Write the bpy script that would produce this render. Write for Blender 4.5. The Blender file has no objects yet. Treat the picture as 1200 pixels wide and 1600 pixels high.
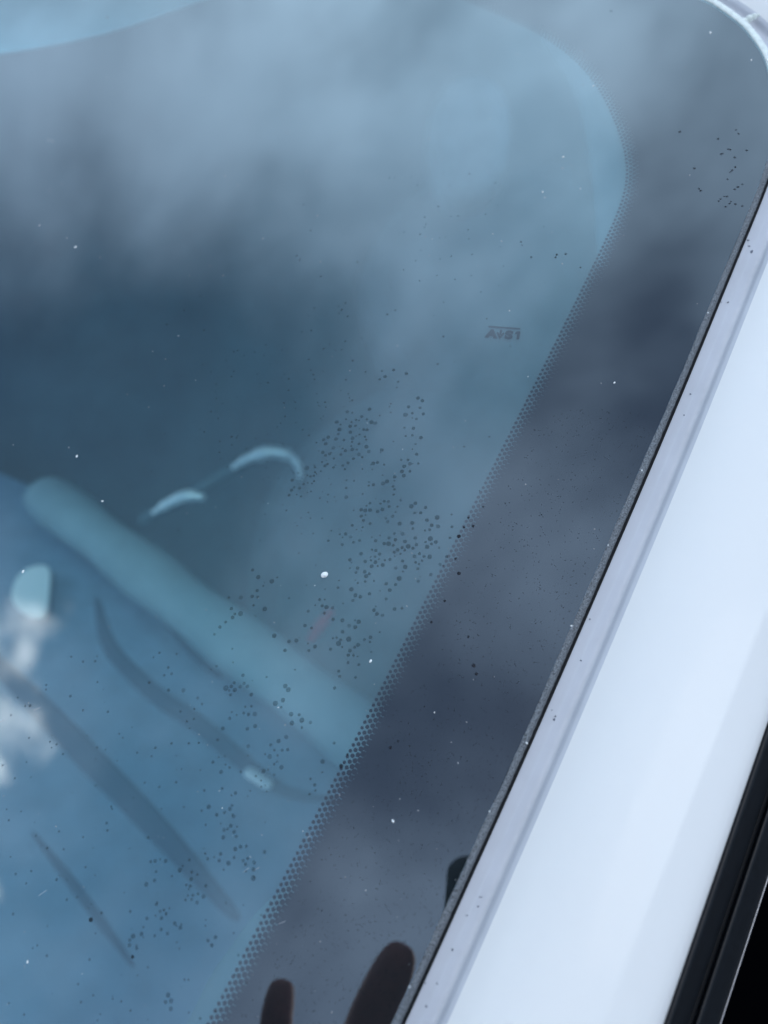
import bpy, bmesh, math, random
from mathutils import Vector, Matrix
random.seed(7)
scene = bpy.context.scene
COL = scene.collection

# ------------------------------------------------------------------ camera
# Frame of the windshield: X across the car, Y up the glass towards the roof, N out of the glass.
# The glass leans 30 degrees from level; its point in the middle of the picture is the world origin.
RAKE = math.radians(30)
XW = Vector((1, 0, 0))
YW = Vector((0, math.cos(RAKE), math.sin(RAKE)))
NW = Vector((0, -math.sin(RAKE), math.cos(RAKE)))
CX = Vector((0.9627, 0.2679, -0.0393)).normalized()
CZ = Vector((0.2363, -0.7605, 0.6049)).normalized()
CY = CZ.cross(CX).normalized()
CX = CY.cross(CZ).normalized()
CAM = 0.06954 * XW - 0.10479 * YW + 0.266 * NW
FPX = 1300.0                      # focal length in pixels of a 1200 x 1600 picture

cam_d = bpy.data.cameras.new("camera")
cam = bpy.data.objects.new("camera", cam_d)
COL.objects.link(cam)
m = Matrix((CX, CY, CZ)).transposed().to_4x4()
m.translation = CAM
cam.matrix_world = m
cam_d.sensor_fit = 'VERTICAL'
cam_d.sensor_height = 36.0
cam_d.lens = 36.0 * FPX / 1600.0
cam_d.clip_start = 0.004
cam_d.clip_end = 3000
cam_d.dof.use_dof = True
cam_d.dof.focus_distance = 0.292
cam_d.dof.aperture_fstop = 7.0
scene.camera = cam

# ------------------------------------------------------------------ sky, sun, exposure
SUN_DIR = Vector((0.32, -0.42, 0.85)).normalized()
SUN_EL = math.asin(SUN_DIR.z)
SUN_AZ = math.atan2(SUN_DIR.x, SUN_DIR.y)
world = bpy.data.worlds.new("World")
scene.world = world
world.use_nodes = True
wt = world.node_tree
wt.nodes.clear()


def wn(kind, **kw):
    nd = wt.nodes.new(kind)
    for k, v in kw.items():
        setattr(nd, k, v)
    return nd


def wl(a, b):
    wt.links.new(a, b)


def wmath(op, a, b=None, c=None, clamp=False):
    nd = wn('ShaderNodeMath', operation=op, use_clamp=clamp)
    for i, v in enumerate((a, b, c)):
        if v is None:
            continue
        if isinstance(v, (int, float)):
            nd.inputs[i].default_value = v
        else:
            wl(v, nd.inputs[i])
    return nd.outputs[0]


sky = wn('ShaderNodeTexSky', sky_type='NISHITA', sun_disc=False, sun_elevation=SUN_EL, sun_rotation=SUN_AZ,
         air_density=1.0, dust_density=0.4, ozone_density=3.0)
tc = wn('ShaderNodeTexCoord')
sep = wn('ShaderNodeSeparateXYZ')
wl(tc.outputs['Generated'], sep.inputs[0])
zc = wmath('MAXIMUM', sep.outputs[2], 0.06)
u = wmath('DIVIDE', sep.outputs[0], zc)
v = wmath('DIVIDE', sep.outputs[1], zc)
uv = wn('ShaderNodeCombineXYZ')
wl(u, uv.inputs[0]); wl(v, uv.inputs[1])
mp = wn('ShaderNodeMapping', vector_type='TEXTURE')
mp.inputs['Rotation'].default_value = (0, 0, math.radians(53))
mp.inputs['Scale'].default_value = (0.46, 0.27, 1)
mp.inputs['Location'].default_value = (3.1, 1.7, 0)
wl(uv.outputs[0], mp.inputs[0])
ns = wn('ShaderNodeTexNoise', noise_dimensions='2D')
ns.inputs['Scale'].default_value = 1.0
ns.inputs['Detail'].default_value = 4.0
ns.inputs['Roughness'].default_value = 0.55
ns.inputs['Distortion'].default_value = 0.35
wl(mp.outputs[0], ns.inputs['Vector'])
dens = wmath('MULTIPLY', wmath('SUBTRACT', ns.outputs[0], 0.5), 1.2)
ns2 = wn('ShaderNodeTexNoise', noise_dimensions='2D')
ns2.inputs['Scale'].default_value = 6.5
ns2.inputs['Detail'].default_value = 3.0
wl(uv.outputs[0], ns2.inputs['Vector'])
dens = wmath('MULTIPLY_ADD', wmath('SUBTRACT', ns2.outputs[0], 0.5), 0.55, dens)
# cloud banks (+) and the blue gaps between them (-): centre in the sky plane, radius, weight
BANKS = [(-0.70, -0.08, 0.24, -0.95), (-0.44, -0.03, 0.18, -0.45), (-0.66, 0.19, 0.20, 0.20), (-0.30, 0.42, 0.22, 0.10), (0.02, 0.02, 0.13, -0.40), (-0.13, -0.42, 0.15, -0.50), (0.07, 0.15, 0.12, -0.22),
         (0.05, 0.34, 0.18, 0.20), (-0.35, 0.20, 0.18, 0.32), (-0.16, -0.64, 0.13, 0.12),
         (-0.07, -0.19, 0.10, 0.02), (-0.58, -0.62, 0.26, -0.40), (-0.75, 0.42, 0.28, 0.18), (-0.60, -0.30, 0.14, -0.25)]
for bu, bv, br, bw in BANKS:
    dd = wn('ShaderNodeVectorMath', operation='DISTANCE')
    wl(uv.outputs[0], dd.inputs[0]); dd.inputs[1].default_value = (bu, bv, 0)
    q = wn('ShaderNodeMapRange', interpolation_type='SMOOTHSTEP')
    for nm, val in (('From Min', 0.0), ('From Max', br * 1.9), ('To Min', bw), ('To Max', 0.0)):
        q.inputs[nm].default_value = val
    wl(dd.outputs['Value'], q.inputs['Value'])
    dens = wmath('ADD', q.outputs[0], dens)
mr = wn('ShaderNodeMapRange', interpolation_type='SMOOTHSTEP')
mr.inputs['From Min'].default_value = -0.75
mr.inputs['From Max'].default_value = 0.75
wl(dens, mr.inputs['Value'])
# the bright crisp cloud near the sun
du = wmath('SUBTRACT', u, -1.075); dv = wmath('MULTIPLY', wmath('SUBTRACT', v, -0.52), 0.85)
rr = wmath('SQRT', wmath('ADD', wmath('MULTIPLY', du, du), wmath('MULTIPLY', dv, dv)))
rr = wmath('ADD', rr, wmath('MULTIPLY', wmath('SUBTRACT', ns2.outputs[0], 0.5), 0.42))
mr2 = wn('ShaderNodeMapRange', interpolation_type='SMOOTHSTEP')
mr2.inputs['From Min'].default_value = 0.34
mr2.inputs['From Max'].default_value = 0.22
wl(rr, mr2.inputs['Value'])
mixc = wn('ShaderNodeMix', data_type='RGBA')
wl(mr.outputs[0], mixc.inputs['Factor'])
wl(sky.outputs[0], mixc.inputs['A'])
cl = wn('ShaderNodeMix', data_type='RGBA')
cl.inputs['A'].default_value = (7.1, 10.0, 14.3, 1)
cl.inputs['B'].default_value = (21.5, 31.5, 41, 1)
du = wmath('SUBTRACT', u, -0.15); dv = wmath('SUBTRACT', v, 0.62)
r2 = wmath('ADD', wmath('MULTIPLY', wmath('MULTIPLY', du, du), 0.35), wmath('MULTIPLY', dv, dv))
wl(wmath('POWER', math.e, wmath('MULTIPLY', r2, -1.0 / 0.16)), cl.inputs['Factor'])
wl(cl.outputs['Result'], mixc.inputs['B'])
mixd = wn('ShaderNodeMix', data_type='RGBA')
wl(mr2.outputs[0], mixd.inputs['Factor'])
wl(mixc.outputs['Result'], mixd.inputs['A'])
mixd.inputs['B'].default_value = (33, 36, 38, 1)
bg = wn('ShaderNodeBackground')
bg.inputs['Strength'].default_value = 0.10
wl(mixd.outputs['Result'], bg.inputs[0])
wo = wn('ShaderNodeOutputWorld')
wl(bg.outputs[0], wo.inputs[0])

sun_d = bpy.data.lights.new("sun", 'SUN')
sun_d.energy = 1.1
sun_d.angle = math.radians(24)
sun_d.color = (1.0, 0.96, 0.9)
sun = bpy.data.objects.new("sun", sun_d)
sun.rotation_euler = (-SUN_DIR).to_track_quat('-Z', 'Y').to_euler()
COL.objects.link(sun)

vs = scene.view_settings
vs.view_transform = 'Standard'
vs.look = 'None'
vs.exposure = 0.2
vs.gamma = 1.0
vs.use_curve_mapping = False
scene.cycles.transparent_max_bounces = 24
scene.cycles.use_adaptive_sampling = True
scene.cycles.adaptive_threshold = 0.03
scene.cycles.max_bounces = 6
scene.cycles.diffuse_bounces = 3
scene.cycles.glossy_bounces = 3
scene.cycles.caustics_reflective = False
scene.cycles.caustics_refractive = False


# ------------------------------------------------------------------ places
def G(x, y, h=0.0):
    """point given in mm on the windshield (h above the glass)"""
    return (x * XW + y * YW + h * NW) * 0.001


def ray(px, py):
    return ((px - 600) / FPX) * CX - ((py - 800) / FPX) * CY - CZ


def on_glass(px, py, h=0.0):
    """mm coordinates on the sheet h mm above the glass that is seen at a point of the photograph"""
    d = ray(px, py)
    t = (h * 0.001 - CAM.dot(NW)) / d.dot(NW)
    p = CAM + d * t
    return Vector((p.dot(XW) * 1000, p.dot(YW) * 1000))


def deep(px, py, dist):
    return CAM + ray(px, py) * dist


def level(px, py, z):
    d = ray(px, py)
    return CAM + d * ((z - CAM.z) / d.z)


# ------------------------------------------------------------------ materials
def mat(name):
    mt = bpy.data.materials.new(name)
    mt.use_nodes = True
    nt = mt.node_tree
    return mt, nt, nt.nodes['Principled BSDF']


def simple(name, col, rough=0.6, spec=0.5, metal=0.0, coat=0.0, noise=0.0, nscale=200.0, bump=0.0, bscale=600.0):
    mt, nt, b = mat(name)
    b.inputs['Base Color'].default_value = (*col, 1)
    b.inputs['Roughness'].default_value = rough
    b.inputs['Specular IOR Level'].default_value = spec
    b.inputs['Metallic'].default_value = metal
    b.inputs['Coat Weight'].default_value = coat
    b.inputs['Coat Roughness'].default_value = 0.07
    g = nt.nodes.new('ShaderNodeNewGeometry')
    if noise:
        n = nt.nodes.new('ShaderNodeTexNoise')
        n.inputs['Scale'].default_value = nscale
        n.inputs['Detail'].default_value = 6
        nt.links.new(g.outputs['Position'], n.inputs['Vector'])
        r = nt.nodes.new('ShaderNodeValToRGB')
        r.color_ramp.elements[0].position = 0.3
        r.color_ramp.elements[1].position = 0.7
        r.color_ramp.elements[0].color = tuple(max(0, c * (1 - noise)) for c in col) + (1,)
        r.color_ramp.elements[1].color = tuple(min(1, c * (1 + noise)) for c in col) + (1,)
        nt.links.new(n.outputs[0], r.inputs[0])
        nt.links.new(r.outputs[0], b.inputs['Base Color'])
    if bump:
        n = nt.nodes.new('ShaderNodeTexNoise')
        n.inputs['Scale'].default_value = bscale
        n.inputs['Detail'].default_value = 4
        nt.links.new(g.outputs['Position'], n.inputs['Vector'])
        bp = nt.nodes.new('ShaderNodeBump')
        bp.inputs['Strength'].default_value = bump
        bp.inputs['Distance'].default_value = 0.0004
        nt.links.new(n.outputs[0], bp.inputs['Height'])
        nt.links.new(bp.outputs[0], b.inputs['Normal'])
    return mt


def glass_material():
    """laminated screen: mirror share of both faces (Schlick), tinted see-through share, a breath of dust"""
    mt = bpy.data.materials.new("laminated_glass")
    mt.use_nodes = True
    nt = mt.node_tree
    nt.nodes.clear()
    N = nt.nodes.new
    g = N('ShaderNodeNewGeometry')
    dot = N('ShaderNodeVectorMath'); dot.operation = 'DOT_PRODUCT'
    nt.links.new(g.outputs['Normal'], dot.inputs[0]); nt.links.new(g.outputs['Incoming'], dot.inputs[1])

    def M(op, a, b=None):
        n = N('ShaderNodeMath'); n.operation = op
        n.inputs[2].default_value = 0.5
        for i, x in enumerate((a, b)):
            if x is None: continue
            if isinstance(x, (int, float)): n.inputs[i].default_value = x
            else: nt.links.new(x, n.inputs[i])
        return n.outputs[0]
    c = M('ABSOLUTE', dot.outputs['Value'])
    k = M('POWER', M('SUBTRACT', 1.0, c), 5.0)
    R = M('ADD', M('MULTIPLY', k, 0.925), 0.075)
    R2 = M('DIVIDE', M('MULTIPLY', R, 2.0), M('ADD', R, 1.0))
    tr = N('ShaderNodeBsdfTransparent'); tr.inputs[0].default_value = (0.56, 0.79, 0.84, 1)
    gl = N('ShaderNodeBsdfGlossy'); gl.inputs['Roughness'].default_value = 0.0
    gl.inputs['Color'].default_value = (1, 1, 1, 1)
    mx = N('ShaderNodeMixShader')
    nt.links.new(R2, mx.inputs[0]); nt.links.new(tr.outputs[0], mx.inputs[1]); nt.links.new(gl.outputs[0], mx.inputs[2])
    # dust film
    n1 = N('ShaderNodeTexNoise'); n1.inputs['Scale'].default_value = 28; n1.inputs['Detail'].default_value = 8
    n2 = N('ShaderNodeTexNoise'); n2.inputs['Scale'].default_value = 1900; n2.inputs['Detail'].default_value = 2
    nt.links.new(g.outputs['Position'], n1.inputs[0]); nt.links.new(g.outputs['Position'], n2.inputs[0])
    f = M('MULTIPLY', M('MULTIPLY', n1.outputs[0], M('MULTIPLY_ADD', n2.outputs[0], 0.12)), 0.03)
    df = N('ShaderNodeBsdfDiffuse'); df.inputs[0].default_value = (0.55, 0.56, 0.58, 1)
    m2 = N('ShaderNodeMixShader')
    nt.links.new(f, m2.inputs[0]); nt.links.new(mx.outputs[0], m2.inputs[1]); nt.links.new(df.outputs[0], m2.inputs[2])
    o = N('ShaderNodeOutputMaterial')
    nt.links.new(m2.outputs[0], o.inputs[0])
    return mt


def veil(name, col, opacity, rough=0.5, spec=0.2):
    """thin see-through residue"""
    mt, nt, b = mat(name)
    b.inputs['Base Color'].default_value = (*col, 1)
    b.inputs['Roughness'].default_value = rough
    b.inputs['Specular IOR Level'].default_value = spec
    b.inputs['Alpha'].default_value = opacity
    return mt


M = {}
M['glass'] = glass_material()
M['frit'] = simple('black_ceramic_frit', (0.012, 0.012, 0.014), 0.8, 0.1)
M['print'] = simple('grey_ceramic_print', (0.02, 0.025, 0.028), 0.8, 0.1)
M['paint'] = simple('white_car_paint', (0.69, 0.675, 0.65), 0.5, 0.25, coat=0.06, noise=0.015, nscale=9.0)
M['channel'] = simple('shaded_channel_paint', (0.46, 0.47, 0.50), 0.6, 0.3, noise=0.05, nscale=60)  # greyer than the body paint: the ditch's shade is in this colour
M['edge'] = simple('gritty_sealant', (0.125, 0.135, 0.145), 0.7, 0.4, noise=0.8, nscale=2300, bump=1.0, bscale=2200)
M['gap'] = simple('black_gap_rubber', (0.010, 0.011, 0.013), 0.8, 0.2)
M['cream'] = simple('cream_sealant', (0.66, 0.69, 0.64), 0.5, 0.4, noise=0.12, nscale=500, bump=0.4, bscale=500)
M['seal'] = simple('black_door_rubber', (0.005, 0.006, 0.008), 0.42, 0.22, noise=0.2, nscale=300, bump=0.15, bscale=2500)
M['bright'] = simple('thin_satin_metal', (0.35, 0.34, 0.35), 0.4, 0.5, metal=0.8)
M['tinted'] = simple('black_side_glass', (0.001, 0.001, 0.0015), 0.6, 0.0)
M['dash'] = simple('blue_grey_dash_vinyl', (0.17, 0.27, 0.36), 0.6, 0.4, noise=0.12, nscale=30, bump=0.3, bscale=900)
M['pad'] = simple('teal_grey_soft_pad', (0.30, 0.40, 0.42), 0.6, 0.5, noise=0.1, nscale=25, bump=0.3, bscale=900)
M['dark'] = simple('dark_plastic', (0.025, 0.03, 0.04), 0.5, 0.4)
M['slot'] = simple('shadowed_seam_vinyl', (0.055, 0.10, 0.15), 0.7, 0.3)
M['cabin'] = simple('dark_cabin_carpet', (0.03, 0.038, 0.05), 0.9, 0.2, noise=0.3, nscale=60)
M['door'] = simple('blue_grey_door_cloth', (0.13, 0.195, 0.215), 0.85, 0.2, noise=0.2, nscale=14)
M['lining'] = simple('dim_cabin_lining', (0.10, 0.15, 0.165), 0.9, 0.2, noise=0.2, nscale=12)
M['seat'] = simple('grey_seat_cloth', (0.24, 0.34, 0.37), 0.85, 0.2, noise=0.15, nscale=40)
M['visor'] = simple('pale_visor_cloth', (0.58, 0.86, 0.80), 0.85, 0.2, noise=0.05, nscale=60)
M['trim'] = simple('pale_pillar_trim', (0.23, 0.30, 0.31), 0.7, 0.3, noise=0.06, nscale=50)
M['chrome'] = simple('satin_chrome', (0.92, 0.93, 0.93), 0.35, 0.5, metal=0.35)
M['tan'] = simple('tan_bolt_cap', (0.42, 0.38, 0.26), 0.5, 0.5)
M['plate'] = simple('pale_trim_plate', (0.92, 0.94, 0.92), 0.5, 0.4)
M['red'] = simple('red_reflector_lens', (0.62, 0.03, 0.05), 0.3, 0.5)
M['drop'] = veil('dried_droplet', (0.02, 0.028, 0.034), 0.36, 0.6, 0.1)
M['drop_dark'] = veil('black_tar_dot', (0.008, 0.010, 0.016), 0.78, 0.5, 0.2)
M['drop_faint'] = veil('faint_dried_droplet', (0.03, 0.04, 0.05), 0.28, 0.6, 0.1)
def veil_material():  # added pale layer that lifts the brightness behind the glass
    mt, nt, b = mat('brightening_veil')
    b.inputs['Base Color'].default_value = (0.62, 0.70, 0.70, 1)
    b.inputs['Roughness'].default_value = 1.0
    b.inputs['Specular IOR Level'].default_value = 0.0
    g = nt.nodes.new('ShaderNodeNewGeometry')
    d = nt.nodes.new('ShaderNodeVectorMath'); d.operation = 'DOT_PRODUCT'
    o3 = 0.9675 * XW - 0.2526 * YW
    d.inputs[1].default_value = tuple(o3)
    nt.links.new(g.outputs['Position'], d.inputs[0])
    r = nt.nodes.new('ShaderNodeMapRange'); r.interpolation_type = 'SMOOTHSTEP'
    for k, v in (('From Min', -0.24), ('From Max', 0.05), ('To Min', 0.02), ('To Max', 0.21)):
        r.inputs[k].default_value = v
    nt.links.new(d.outputs['Value'], r.inputs['Value'])
    n = nt.nodes.new('ShaderNodeTexNoise'); n.inputs['Scale'].default_value = 14; n.inputs['Detail'].default_value = 4
    mp_ = nt.nodes.new('ShaderNodeMapping'); mp_.inputs['Scale'].default_value = (1.0, 0.35, 0.35); mp_.inputs['Rotation'].default_value = (0, 0, 0.5)
    nt.links.new(g.outputs['Position'], mp_.inputs[0]); nt.links.new(mp_.outputs[0], n.inputs['Vector'])
    q = nt.nodes.new('ShaderNodeMapRange')
    for k, v in (('From Min', 0.3), ('From Max', 0.7), ('To Min', 0.75), ('To Max', 1.2)):
        q.inputs[k].default_value = v
    nt.links.new(n.outputs[0], q.inputs['Value'])
    mu = nt.nodes.new('ShaderNodeMath'); mu.operation = 'MULTIPLY'
    nt.links.new(r.outputs[0], mu.inputs[0]); nt.links.new(q.outputs[0], mu.inputs[1])
    nt.links.new(mu.outputs[0], b.inputs['Alpha'])
    return mt


M['film'] = veil_material()
M['dust'] = simple('pale_dust', (0.75, 0.76, 0.74), 0.9, 0.2)
M['dust_faint'] = veil('faint_pale_dust', (0.75, 0.76, 0.78), 0.35, 0.9, 0.1)
M['chip'] = simple('paint_chip_grey', (0.13, 0.14, 0.17), 0.8, 0.2)
M['asphalt'] = simple('asphalt', (0.05, 0.05, 0.05), 0.9, 0.3, noise=0.4, nscale=90)
M['skin'] = simple('skin', (0.34, 0.10, 0.07), 0.5, 0.4, noise=0.12, nscale=160, bump=0.3, bscale=1200)
M['nail'] = simple('fingernail', (0.55, 0.32, 0.27), 0.25, 0.5)
M['sleeve'] = simple('black_sleeve_knit', (0.012, 0.012, 0.015), 0.9, 0.2, bump=0.6, bscale=900)
M['phone'] = simple('black_phone_back', (0.012, 0.013, 0.016), 0.25, 0.5)
M['lens'] = simple('lens_glass', (0.004, 0.004, 0.008), 0.05, 0.6)


# ------------------------------------------------------------------ object helpers
def tag(o, label=None, cat=None, group=None, kind=None):
    if label: o['label'] = label
    if cat: o['category'] = cat
    if group: o['group'] = group
    if kind: o['kind'] = kind
    return o


def obj(name, verts, faces, material, parent=None, smooth=True):
    me = bpy.data.meshes.new(name)
    me.from_pydata([tuple(p) for p in verts], [], faces)
    me.materials.append(M[material])
    bm = bmesh.new(); bm.from_mesh(me)
    bmesh.ops.recalc_face_normals(bm, faces=bm.faces)
    bm.to_mesh(me); bm.free()
    if smooth:
        me.polygons.foreach_set('use_smooth', [True] * len(me.polygons))
    o = bpy.data.objects.new(name, me)
    COL.objects.link(o)
    if parent:
        put(o, parent)
    return o


def put(o, parent):
    o.parent = parent
    mw = Matrix.Identity(4)
    chain = []
    q = parent
    while q:
        chain.append(q.matrix_basis.copy()); q = q.parent
    for mb in reversed(chain):
        mw = mw @ mb
    o.matrix_parent_inverse = Matrix.Identity(4)
    o.matrix_basis = mw.inverted() @ o.matrix_basis


def empty(name, loc):
    e = bpy.data.objects.new(name, None)
    e.location = loc
    e.empty_display_size = 0.05
    COL.objects.link(e)
    return e


def spline(pts, step):
    """Catmull-Rom curve through pts, resampled at even steps"""
    P = [Vector(p) for p in pts]
    P = [2 * P[0] - P[1]] + P + [2 * P[-1] - P[-2]]
    dense = []
    for i in range(1, len(P) - 2):
        a, b, c, d = P[i - 1], P[i], P[i + 1], P[i + 2]
        for k in range(24):
            t = k / 24
            dense.append(0.5 * ((2 * b) + (c - a) * t + (2 * a - 5 * b + 4 * c - d) * t * t + (3 * b - a - 3 * c + d) * t ** 3))
    dense.append(P[-2])
    out = [dense[0].copy()]
    acc = 0.0
    for a, b in zip(dense, dense[1:]):
        L = (b - a).length
        while acc + L >= step:
            f = (step - acc) / L
            a = a + (b - a) * f
            out.append(a.copy())
            L = (b - a).length
            acc = 0.0
        acc += L
    return out


def resample(c, n):
    L = [0.0]
    for a, b in zip(c, c[1:]):
        L.append(L[-1] + (b - a).length)
    out = []
    j = 0
    for i in range(n):
        s = L[-1] * i / (n - 1)
        while j < len(L) - 2 and L[j + 1] < s:
            j += 1
        f = (s - L[j]) / max(1e-9, L[j + 1] - L[j])
        out.append(c[j].lerp(c[j + 1], min(1, max(0, f))))
    return out


def normals2(c, right=True):
    out = []
    for i in range(len(c)):
        t = (c[min(i + 1, len(c) - 1)] - c[max(i - 1, 0)]).normalized()
        out.append(Vector((t.y, -t.x)) if right else Vector((-t.y, t.x)))
    return out


def tube(name, pts, rad, material, parent=None, seg=12, flat=1.0, up=None, caps=3):
    """rounded bar along pts; rad is one radius or a list; flat squashes it along up"""
    P = [Vector(p) for p in pts]
    n = len(P)
    R = rad if isinstance(rad, (list, tuple)) else [rad] * n
    rings = []
    up = Vector(up) if up else Vector((0, 0, 1))
    def frame(i):
        t = (P[min(i + 1, n - 1)] - P[max(i - 1, 0)]).normalized()
        s = t.cross(up).normalized()
        return t, s, s.cross(t).normalized()
    for c in range(caps, 0, -1):
        a = math.pi / 2 * c / (caps + 0.25)
        t, s, w = frame(0)
        rings.append((P[0] - t * R[0] * math.sin(a), R[0] * math.cos(a), s, w))
    for i in range(n):
        t, s, w = frame(i)
        rings.append((P[i], R[i], s, w))
    for c in range(1, caps + 1):
        a = math.pi / 2 * c / (caps + 0.25)
        t, s, w = frame(n - 1)
        rings.append((P[-1] + t * R[-1] * math.sin(a), R[-1] * math.cos(a), s, w))
    V, F = [], []
    for p, r, s, w in rings:
        for k in range(seg):
            a = 2 * math.pi * k / seg
            V.append(p + s * math.cos(a) * r + w * math.sin(a) * r * flat)
    for i in range(len(rings) - 1):
        for k in range(seg):
            F.append((i * seg + k, i * seg + (k + 1) % seg, (i + 1) * seg + (k + 1) % seg, (i + 1) * seg + k))
    F.append(tuple(range(seg)))
    F.append(tuple(range((len(rings) - 1) * seg, len(rings) * seg)))
    return obj(name, V, F, material, parent)


def rounded_slab(name, outline, thick, material, parent=None, rim=0.004, nrm=None):
    """closed outline of 3-D points pushed down by thick along nrm, with a rounded upper rim"""
    P = [Vector(p) for p in outline]
    c = sum(P, Vector()) / len(P)
    nrm = Vector(nrm).normalized() if nrm else Vector((0, 0, 1))
    V, F = [], []
    rows = [(rim, 0.0), (rim * 0.45, rim * 0.12), (rim * 0.12, rim * 0.45), (0.0, rim), (0.0, thick)]
    n = len(P)
    for ins, dn in rows:
        for p in P:
            d = (c - p)
            V.append(p + d.normalized() * ins - nrm * dn)
    for i in range(len(rows) - 1):
        for k in range(n):
            F.append((i * n + k, i * n + (k + 1) % n, (i + 1) * n + (k + 1) % n, (i + 1) * n + k))
    F.append(tuple(range(n)))
    F.append(tuple(range((len(rows) - 1) * n, len(rows) * n)))
    return obj(name, V, F, material, parent, smooth=False)


def smooth_outline(pts, n=48):
    P = [Vector(p) for p in pts]
    k = len(P)
    dense = []
    for i in range(k):
        a, b, c, d = P[i - 1], P[i], P[(i + 1) % k], P[(i + 2) % k]
        for j in range(12):
            t = j / 12
            dense.append(0.5 * ((2 * b) + (c - a) * t + (2 * a - 5 * b + 4 * c - d) * t * t + (3 * b - a - 3 * c + d) * t ** 3))
    dense.append(dense[0].copy())
    return resample(dense, n + 1)[:-1]


# ------------------------------------------------------------------ ground
GROUND_Z = -1.30
S = 400
g = obj('ground', [(-S, -S, GROUND_Z), (S, -S, GROUND_Z), (S, S, GROUND_Z), (-S, S, GROUND_Z)], [(0, 1, 2, 3)], 'asphalt', smooth=False)
tag(g, kind='structure')

# ------------------------------------------------------------------ the car
car = empty('car', (-0.5, 0.4, GROUND_Z))
tag(car, 'white car seen close at the upper corner of its tinted windshield', 'car')

# outline of the glass, mm: up the pillar side, round the corner, along the roof
A2 = Vector((35.8, -151.5)); B2 = Vector((118.6, 165.7))
T2 = (B2 - A2).normalized(); O2 = Vector((T2.y, -T2.x)); LEN = (B2 - A2).length


def side_pt(s):
    bow = 2.0 * (1 - ((s - 164) / 164) ** 2)
    bow = max(bow, -3.0) if s < 0 else bow
    return A2 + T2 * s + O2 * bow


SIDE = [side_pt(s) for s in (-330, -240, -160, -80, 0, 45, 98, 195, 276, 328)]
CORNER = [Vector(p) for p in ((120.4, 190), (119.2, 209), (116.8, 221), (114.2, 228.8), (109.4, 238.4), (104.2, 246.2),
                              (96.0, 255), (89.6, 260.4), (72, 272), (45, 286), (0, 303), (-80, 325), (-190, 342), (-330, 350), (-620, 356))]
OUT = spline(SIDE + CORNER, 4.0)
OUT_N = normals2(OUT, True)

wind = empty('windshield', G(-250, 0))
put(wind, car)

# glass sheet: fan-free strip between the outline and its shadow on the far left / low edge
far = [Vector((-640, p.y)) for p in OUT]
V = [G(p.x, p.y) for p in OUT] + [G(p.x, p.y) for p in far]
n = len(OUT)
F = [(i, i + 1, n + i + 1, n + i) for i in range(n - 1) if (far[i + 1] - far[i]).length > 1e-6]
glass = obj('pane', V, F, 'glass', wind, smooth=False)
glass['label'] = 'bluish laminated glass mirroring clouds'

# frit: solid band and the fading rows of dots, printed on the inner face
PITCH = 2.0
FR_PX = [(328, 1595), (366, 1523), (515, 1236), (572, 1125), (700.5, 870), (755, 762), (850, 574), (904, 465), (974, 316),
         (984, 270), (978, 232), (970, 208), (940.5, 141), (922, 113.5), (892, 86), (850, 54), (833, 46), (785, 23.5), (768, 17), (735, 2)]
FR_H = -1.2
FR = [on_glass(x, y, FR_H) for x, y in FR_PX]
FR = [FR[0] + Vector((-72, -245)), FR[0] + Vector((-35, -120))] + FR + [Vector((-62, 283)), Vector((-150, 302)), Vector((-300, 312)), Vector((-620, 318))]
curve = spline(FR, PITCH)
# take the wobble of the traced points out of the curve
for _ in range(60):
    curve = [curve[0]] + [(curve[i - 1] + curve[i] * 2 + curve[i + 1]) / 4 for i in range(1, len(curve) - 1)] + [curve[-1]]
curve = resample(curve, int(sum((b - a).length for a, b in zip(curve, curve[1:])) / PITCH) + 1)
cn = normals2(curve, True)
ROW = 0.71 * PITCH
V, F = [], []
for row, r in enumerate((0.29, 0.35, 0.415, 0.475, 0.535)):
    r *= PITCH
    for i in range(len(curve) - 1):
        c = curve[i].lerp(curve[i + 1], 0.5) if row % 2 else curve[i]
        c = c + cn[i] * ROW * row
        if c.x < -330 or c.y < -330:
            continue
        k0 = len(V)
        t = (curve[i + 1] - curve[i]).normalized()
        c = c + Vector((random.uniform(-.03, .03), random.uniform(-.03, .03)))
        rr = r * random.uniform(0.95, 1.05)
        m_ = 12 if row < 4 else 8
        for k in range(m_):
            a = 2 * math.pi * k / m_
            V.append(G(c.x + rr * math.cos(a), c.y + rr * math.sin(a), FR_H - 0.002 * row))
        F.append(tuple(range(k0, k0 + m_)))
dots = obj('frit_dots', V, F, 'frit', wind, smooth=False)
tag(dots, 'rows of black dots fading from the frit into clear glass', kind='stuff')
inner = [curve[i] + cn[i] * ROW * 3.75 for i in range(len(curve))]
NB = 420
ci, co = resample(inner, NB), resample([OUT[i] + OUT_N[i] * 1.6 for i in range(len(OUT))], NB)
# pair each inner point with the nearest outer one, going forward only
V, F = [], []
j = 0
outer = resample([OUT[i] + OUT_N[i] * 1.6 for i in range(len(OUT))], NB * 4)
V = [G(p.x, p.y, FR_H - 0.02) for p in ci]
last = None
pair = []
for p in ci:
    while j < len(outer) - 1 and (outer[j + 1] - p).length <= (outer[j] - p).length:
        j += 1
    pair.append(j)
base = len(V)
V += [G(outer[k].x, outer[k].y, FR_H - 0.02) for k in pair]
for i in range(NB - 1):
    F.append((i, i + 1, base + i + 1, base + i))
obj('frit_band', V, F, 'frit', wind, smooth=False)['label'] = 'solid black frit border of the glass'

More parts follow.
